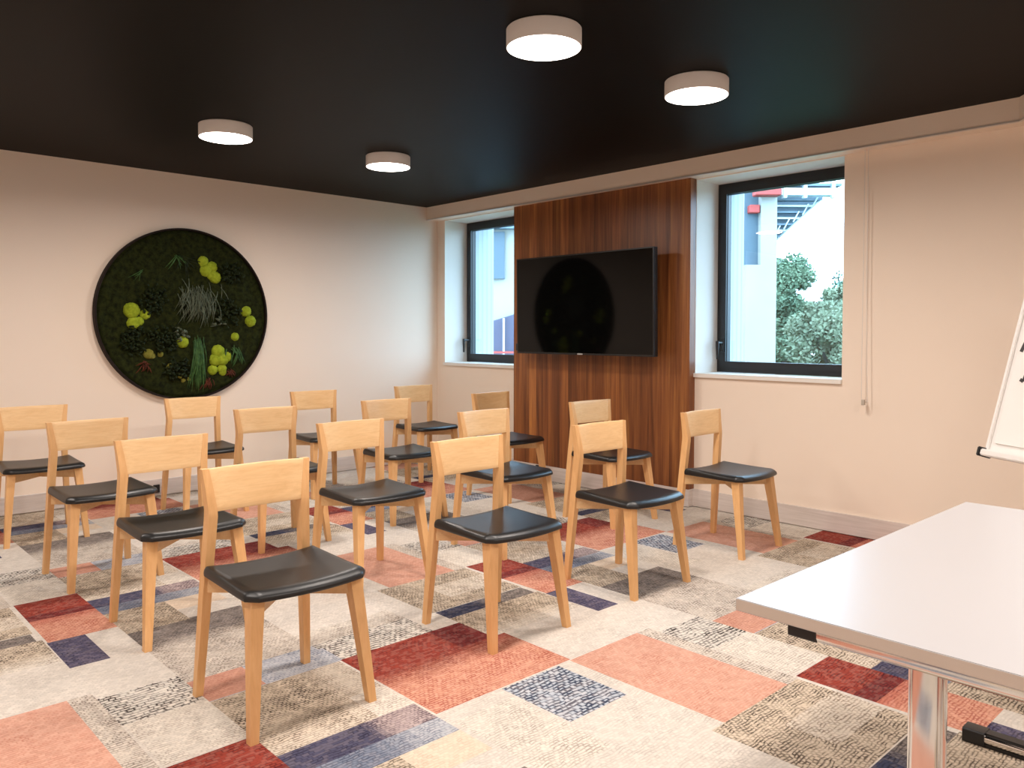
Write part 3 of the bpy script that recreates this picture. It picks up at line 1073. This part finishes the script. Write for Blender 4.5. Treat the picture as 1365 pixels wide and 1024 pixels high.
def blade(bm, p0, p1, w, lift, sag):
    """a tapering ribbon with thickness from p0 to p1 on the disc, arching out of it"""
    (y0, z0), (y1, z1) = p0, p1
    d = Vector((0, y1 - y0, z1 - z0))
    side = Vector((0, -d.z, d.y)).normalized() if d.length > 0 else Vector((0, 1, 0))
    N = 6
    rings = []
    for i in range(N + 1):
        f = i / N
        x = 0.036 + lift * math.sin(math.pi * min(1, f * 0.85 + 0.08)) 
        c = Vector((x, y0 + (y1 - y0) * f, z0 + (z1 - z0) * f - sag * f * f))
        ww = w * (0.35 + 0.65 * math.sin(math.pi * min(1, 0.15 + f * 0.8))) * (1 if i < N else 0.25)
        rings.append([c - side * ww, c + Vector((w * 0.5, 0, 0)), c + side * ww, c - Vector((w * 0.3, 0, 0))])
    loft(bm, rings)
def tuft(name, mat, cx_, cy_, count, length, spread, w, lift=0.03, sag=0.0, ang=-90, wide=30):
    bm = bmesh.new()
    for _ in range(count):
        ox, oy = rnd.gauss(0, wide), rnd.gauss(0, wide * 0.6)
        a = math.radians(ang + rnd.uniform(-spread, spread))
        L = length * rnd.uniform(0.55, 1.0)
        p0 = dp(cx_ + ox, cy_ + oy)
        p1 = dp(cx_ + ox + L * math.cos(a), cy_ + oy - L * math.sin(a))
        for q in (p0, p1):
            pass
        if (p1[0] ** 2 + (p1[1] - sag) ** 2) ** 0.5 > DR - 0.03:
            continue
        blade(bm, p0, p1, w * rnd.uniform(0.7, 1.2), lift * rnd.uniform(0.5, 1.2), sag)
    return obj(name, bm, mat, disc)
tuft('hanging_tuft', M_SILVER, 580, 395, 105, 150, 34, 0.0036, 0.06, 0.02, -90, 46)
tuft('long_grass', M_GRASS, 578, 650, 60, 290, 10, 0.0042, 0.04, 0.0, -91, 14)
tuft('grass_tuft', M_GRASS, 785, 700, 16, 105, 38, 0.0050, 0.03, 0.0, -82, 22)
tuft('fern_sprig', M_GRASS, 470, 205, 7, 105, 48, 0.0042, 0.02, 0.0, -84, 8)
tuft('fern_sprig', M_DARKLEAF, 500, 215, 12, 130, 70, 0.0038, 0.02, 0.0, -50, 14)
tuft('thin_sprig', M_GRASS, 292, 295, 4, 95, 45, 0.0028, 0.02, 0.0, -110, 6)
tuft('red_sprig', M_RED, 300, 765, 14, 55, 80, 0.0040, 0.03, 0.0, -90, 12)
tuft('red_sprig', M_RED, 750, 815, 12, 50, 70, 0.0040, 0.03, 0.0, -90, 10)
tuft('red_sprig', M_RED, 628, 860, 14, 62, 40, 0.0040, 0.03, 0.0, -90, 12)
def leaf_bush(cx_, cy_, rad, count, mat):
    bm = bmesh.new()
    for _ in range(count):
        a, q = rnd.uniform(0, 2 * math.pi), rad * math.sqrt(rnd.random())
        p0 = dp(cx_ + q * math.cos(a), cy_ + q * math.sin(a))
        b = rnd.uniform(0, 2 * math.pi)
        p1 = dp(cx_ + q * math.cos(a) + 30 * math.cos(b), cy_ + q * math.sin(a) + 30 * math.sin(b))
        blade(bm, p0, p1, rnd.uniform(0.006, 0.011), rnd.uniform(0.02, 0.06), 0.0)
    obj('leaf_bush', bm, mat, disc)
leaf_bush(735, 505, 75, 75, M_DARKLEAF)
leaf_bush(760, 285, 60, 60, M_DARKLEAF)
leaf_bush(340, 440, 70, 70, M_DARKLEAF)
leaf_bush(400, 640, 65, 70, M_DARKLEAF)
leaf_bush(250, 650, 75, 60, M_DARKLEAF)
leaf_bush(460, 800, 60, 60, M_DARKLEAF)
leaf_bush(690, 560, 22, 8, M_SILVER)
leaf_bush(490, 610, 30, 12, M_SILVER)

# ------------------------------------------------------------------ outside the windows
def grass_ground():
    t = NT('distant_grass')
    nz = t.n('TexNoise', i_Scale=0.8, i_Detail=5.0)
    t.l(t.coords((1, 1, 1)), nz.inputs['Vector'])
    return t.bsdf(t.ramp(nz.outputs['Fac'], [(0.35, (0.05, 0.08, 0.05, 1)), (0.65, (0.11, 0.15, 0.09, 1))]), 0.95, spec=0.1)
struct('ground', box(-60, 40, 0.8, 80, -1.5, -1.3), grass_ground())
M_CONCRETE = paint('pale_concrete', (0.36, 0.345, 0.31, 1), 0.8, 0.2, 0.08, 1.2)
M_GREYCLAD = paint('blue_grey_cladding', (0.10, 0.135, 0.165, 1), 0.7, 0.3, 0.1, 3)
M_STEEL = paint('grey_blue_steel', (0.15, 0.20, 0.24, 1), 0.6, 0.4, 0.08, 3)
M_STEEL_W = paint('white_painted_steel', (0.55, 0.60, 0.63, 1), 0.6, 0.4, 0.04, 3)
M_REDPAINT = paint('red_painted_steel', (0.42, 0.06, 0.05, 1), 0.6, 0.4, 0.06, 3)
M_PURPLE = paint('dark_mauve_cladding', (0.085, 0.080, 0.125, 1), 0.7, 0.3, 0.08, 3)
AZ = math.radians(46.724)

# concrete tower by the grandstand (its own axes: x across the view, y away)
tow = tag(empty('concrete_tower', (-9.54, 10.02, -1.3), AZ), 'pale concrete tower outside the right window, left of the trees', 'tower')
def zz(v): return v + 1.3
bm = bmesh.new()
add_box(bm, 6.40, 7.24, 0.0, 1.2, 0.0, zz(3.18))
add_box(bm, 6.80, 7.24, 0.0, 1.2, zz(3.18), zz(6.2))
obj('shaft', bm, M_CONCRETE, tow)
obj('recessed_panel', box(6.30, 6.80, 0.25, 1.2, zz(3.18), zz(5.6)), M_GREYCLAD, tow)
obj('red_bracket', box(6.50, 6.78, 0.02, 0.3, zz(4.60), zz(4.82), 0.02, 1), M_REDPAINT, tow)
obj('red_bracket', box(6.55, 7.24, -0.35, 0.0, zz(5.02), zz(5.26), 0.02, 1), M_REDPAINT, tow)

# underside of the grandstand roof: stepped deck, ribs, raking beam and edge beam
gs = tag(empty('grandstand_roof', (-9.54, 10.02, -1.3), AZ), 'steel grandstand roof overhanging above the trees outside the right window', 'grandstand')
bm = bmesh.new()
out = [(7.24, zz(5.35)), (7.24, zz(3.76))]
N = 9
for k in range(N):
    f0, f1 = k / N, (k + 1) / N
    x0_, x1_ = 7.24 + 1.35 * f0, 7.24 + 1.35 * f1
    z1_ = 3.72 + 1.22 * f1
    out += [(x1_, zz(3.72 + 1.22 * f0)), (x1_, zz(z1_))]
out += [(8.75, zz(4.98)), (8.75, zz(5.35))]
prism(bm, out, 'y', 0.7, 4.5)
obj('stepped_deck', bm, M_STEEL, gs)
for k in range(7):
    zk = 3.98 + 0.17 * k
    xe = 7.24 + (zk - 3.72) / 1.22 * 1.35 - 0.05
    obj('rib', box(7.26, xe, 0.42, 0.62, zz(zk), zz(zk) + 0.045), M_STEEL_W if k % 2 else M_STEEL, gs)
bm = bmesh.new()
pts = [(7.26, 3.84), (7.26, 3.72), (8.62, 4.93), (8.50, 4.97)]
prism(bm, [(x, zz(z)) for x, z in pts], 'y', 0.15, 0.42)
obj('raking_beam', bm, M_STEEL_W, gs)
obj('edge_beam', box(7.36, 8.86, 0.0, 0.35, zz(5.08), zz(5.26)), M_STEEL_W, gs)
obj('edge_beam', box(7.30, 9.00, 0.0, 0.35, zz(5.33), zz(5.40)), M_STEEL, gs)
for x in (7.40, 7.95, 8.72):
    obj('post', box(x, x + 0.09, -0.05, 0.12, zz(5.00), zz(5.75)), M_STEEL_W, gs)
for k in range(5):
    bm = bmesh.new()
    tube(bm, [(7.30 + 0.26 * k, 0.40, zz(4.0 + 0.2 * k)), (7.46 + 0.26 * k, 0.40, zz(4.3 + 0.2 * k))], 0.02, 8)
    obj('brace', bm, M_STEEL_W, gs)

# building seen through the left window
bl = tag(empty('concrete_building', (-8.09, 8.65, -1.3), AZ), 'pale concrete building with a dark panel outside the left window', 'building')
bm = bmesh.new()
add_box(bm, -4.0, 1.6, 0.0, 2.0, 0.0, zz(5.4))
obj('wall', bm, M_CONCRETE, bl)
obj('dark_panel', box(-1.6, -0.178, -0.10, 0.0, zz(2.64), zz(3.80)), M_GREYCLAD, bl)
obj('eaves_band', box(-4.0, 1.6, -0.30, 0.0, zz(3.86), zz(3.98)), M_STEEL, bl)
obj('eaves_band', box(-4.0, 1.6, -0.45, 0.0, zz(4.10), zz(4.45)), M_GREYCLAD, bl)
bm = bmesh.new()
prism(bm, [(-4.0, 0.0), (1.6, 0.0), (1.6, zz(2.24)), (-4.0, zz(0.49))], 'y', -0.25, 0.0)
obj('lower_cladding', bm, M_PURPLE, bl)
obj('down_pipe', box(-0.22, -0.17, -0.36, -0.25, 0.0, zz(1.66)), M_STEEL_W, bl)
obj('red_rail', box(-3.0, 0.8, -0.50, -0.44, zz(0.80), zz(0.85)), M_REDPAINT, bl)

# trees
def leaves_mat(name, a, b):
    t = NT(name)
    oi = t.n('TexNoise', i_Scale=1.1, i_Detail=3.0)
    t.l(t.coords((1, 1, 1)), oi.inputs['Vector'])
    col = t.ramp(oi.outputs['Fac'], [(0.35, a), (0.65, b)])
    return t.bsdf(col, 0.8, spec=0.2)
M_LEAF = [leaves_mat('green_tree_leaves', (0.09, 0.14, 0.085, 1), (0.15, 0.20, 0.12, 1)),
          leaves_mat('pale_tree_leaves', (0.14, 0.175, 0.11, 1), (0.23, 0.255, 0.165, 1)),
          leaves_mat('deep_tree_leaves', (0.06, 0.115, 0.08, 1), (0.11, 0.17, 0.12, 1))]
M_BARK = paint('grey_bark', (0.10, 0.10, 0.09, 1), 0.9, 0.1, 0.2, 8)
def tree(x, y, h, rad, mat, label, seed, blobs=26, leaves=10000):
    q = random.Random(seed)
    r = tag(empty('tree', (x, y, -1.3)), label, 'tree', 'trees outside the right window')
    bm = bmesh.new()
    tube(bm, [(0, 0, 0), (0.1, 0.05, h * 0.25), (-0.05, 0.1, h * 0.5), (0.1, 0, h * 0.75)], [0.16, 0.13, 0.09, 0.04], 8)
    for k in range(5):
        a = q.uniform(0, 6.28)
        z0 = h * q.uniform(0.12, 0.45)
        tube(bm, [(0, 0, z0), (0.5 * rad * math.cos(a), 0.5 * rad * math.sin(a), z0 + h * 0.2), (0.8 * rad * math.cos(a), 0.8 * rad * math.sin(a), z0 + h * 0.34)], [0.08, 0.05, 0.02], 6)
    obj('trunk', bm, M_BARK, r)
    bl_ = []
    for k in range(blobs):
        a, f = q.uniform(0, 6.28), q.uniform(0.18, 0.98)
        rr_ = rad * (0.35 + 0.65 * math.sin(math.pi * min(1, 0.15 + f * 0.75))) * math.sqrt(q.random())
        bl_.append((rr_ * math.cos(a), rr_ * math.sin(a), h * (0.16 + 0.76 * f), rad * q.uniform(0.30, 0.48)))
    verts, faces = [], []
    for k in range(leaves):
        bx, by, bz, br = bl_[k % blobs]
        d = Vector((q.gauss(0, 1), q.gauss(0, 1), q.gauss(0, 1))).normalized() * br * (q.random() ** 0.35)
        c = Vector((bx, by, bz)) + d
        s = q.uniform(0.05, 0.105)
        u = Vector((q.gauss(0, 1), q.gauss(0, 1), q.gauss(0, 1))).normalized()
        w = u.orthogonal().normalized()
        i0 = len(verts)
        verts += [c - u * s, c + w * s * 0.6, c + u * s, c - w * s * 0.6]
        faces.append((i0, i0 + 1, i0 + 2, i0 + 3))
    me = bpy.data.meshes.new('crown')
    me.from_pydata([tuple(v) for v in verts], [], faces)
    me.materials.append(mat)
    link(bpy.data.objects.new('crown', me), r)
TREES = [
    (-10.7, 27.0, 6.1, 1.6, 0, 'tall blue-green tree right beside the concrete tower'),
    (-5.35, 27.0, 6.0, 1.25, 2, 'dark green tree at the right edge of the right window'),
    (-5.3, 20.2, 3.9, 1.2, 1, 'pale silvery green tree standing in front of the others'),
    (-8.3, 22.2, 4.3, 1.1, 0, 'low leafy green tree at the foot of the concrete tower'),
    (-8.6, 31.2, 5.8, 2.0, 2, 'green tree behind the gap between the taller crowns'),
    (-14.6, 28.5, 5.6, 1.7, 0, 'green tree half hidden behind the concrete tower'),
    (-7.75, 26.0, 4.9, 0.85, 1, 'pale green bushy tree in the middle of the row outside the right window'),
]
for i, (x, y, h, rd, mi, lb) in enumerate(TREES):
    tree(x, y, h, rd, M_LEAF[mi], lb, 40 + i)
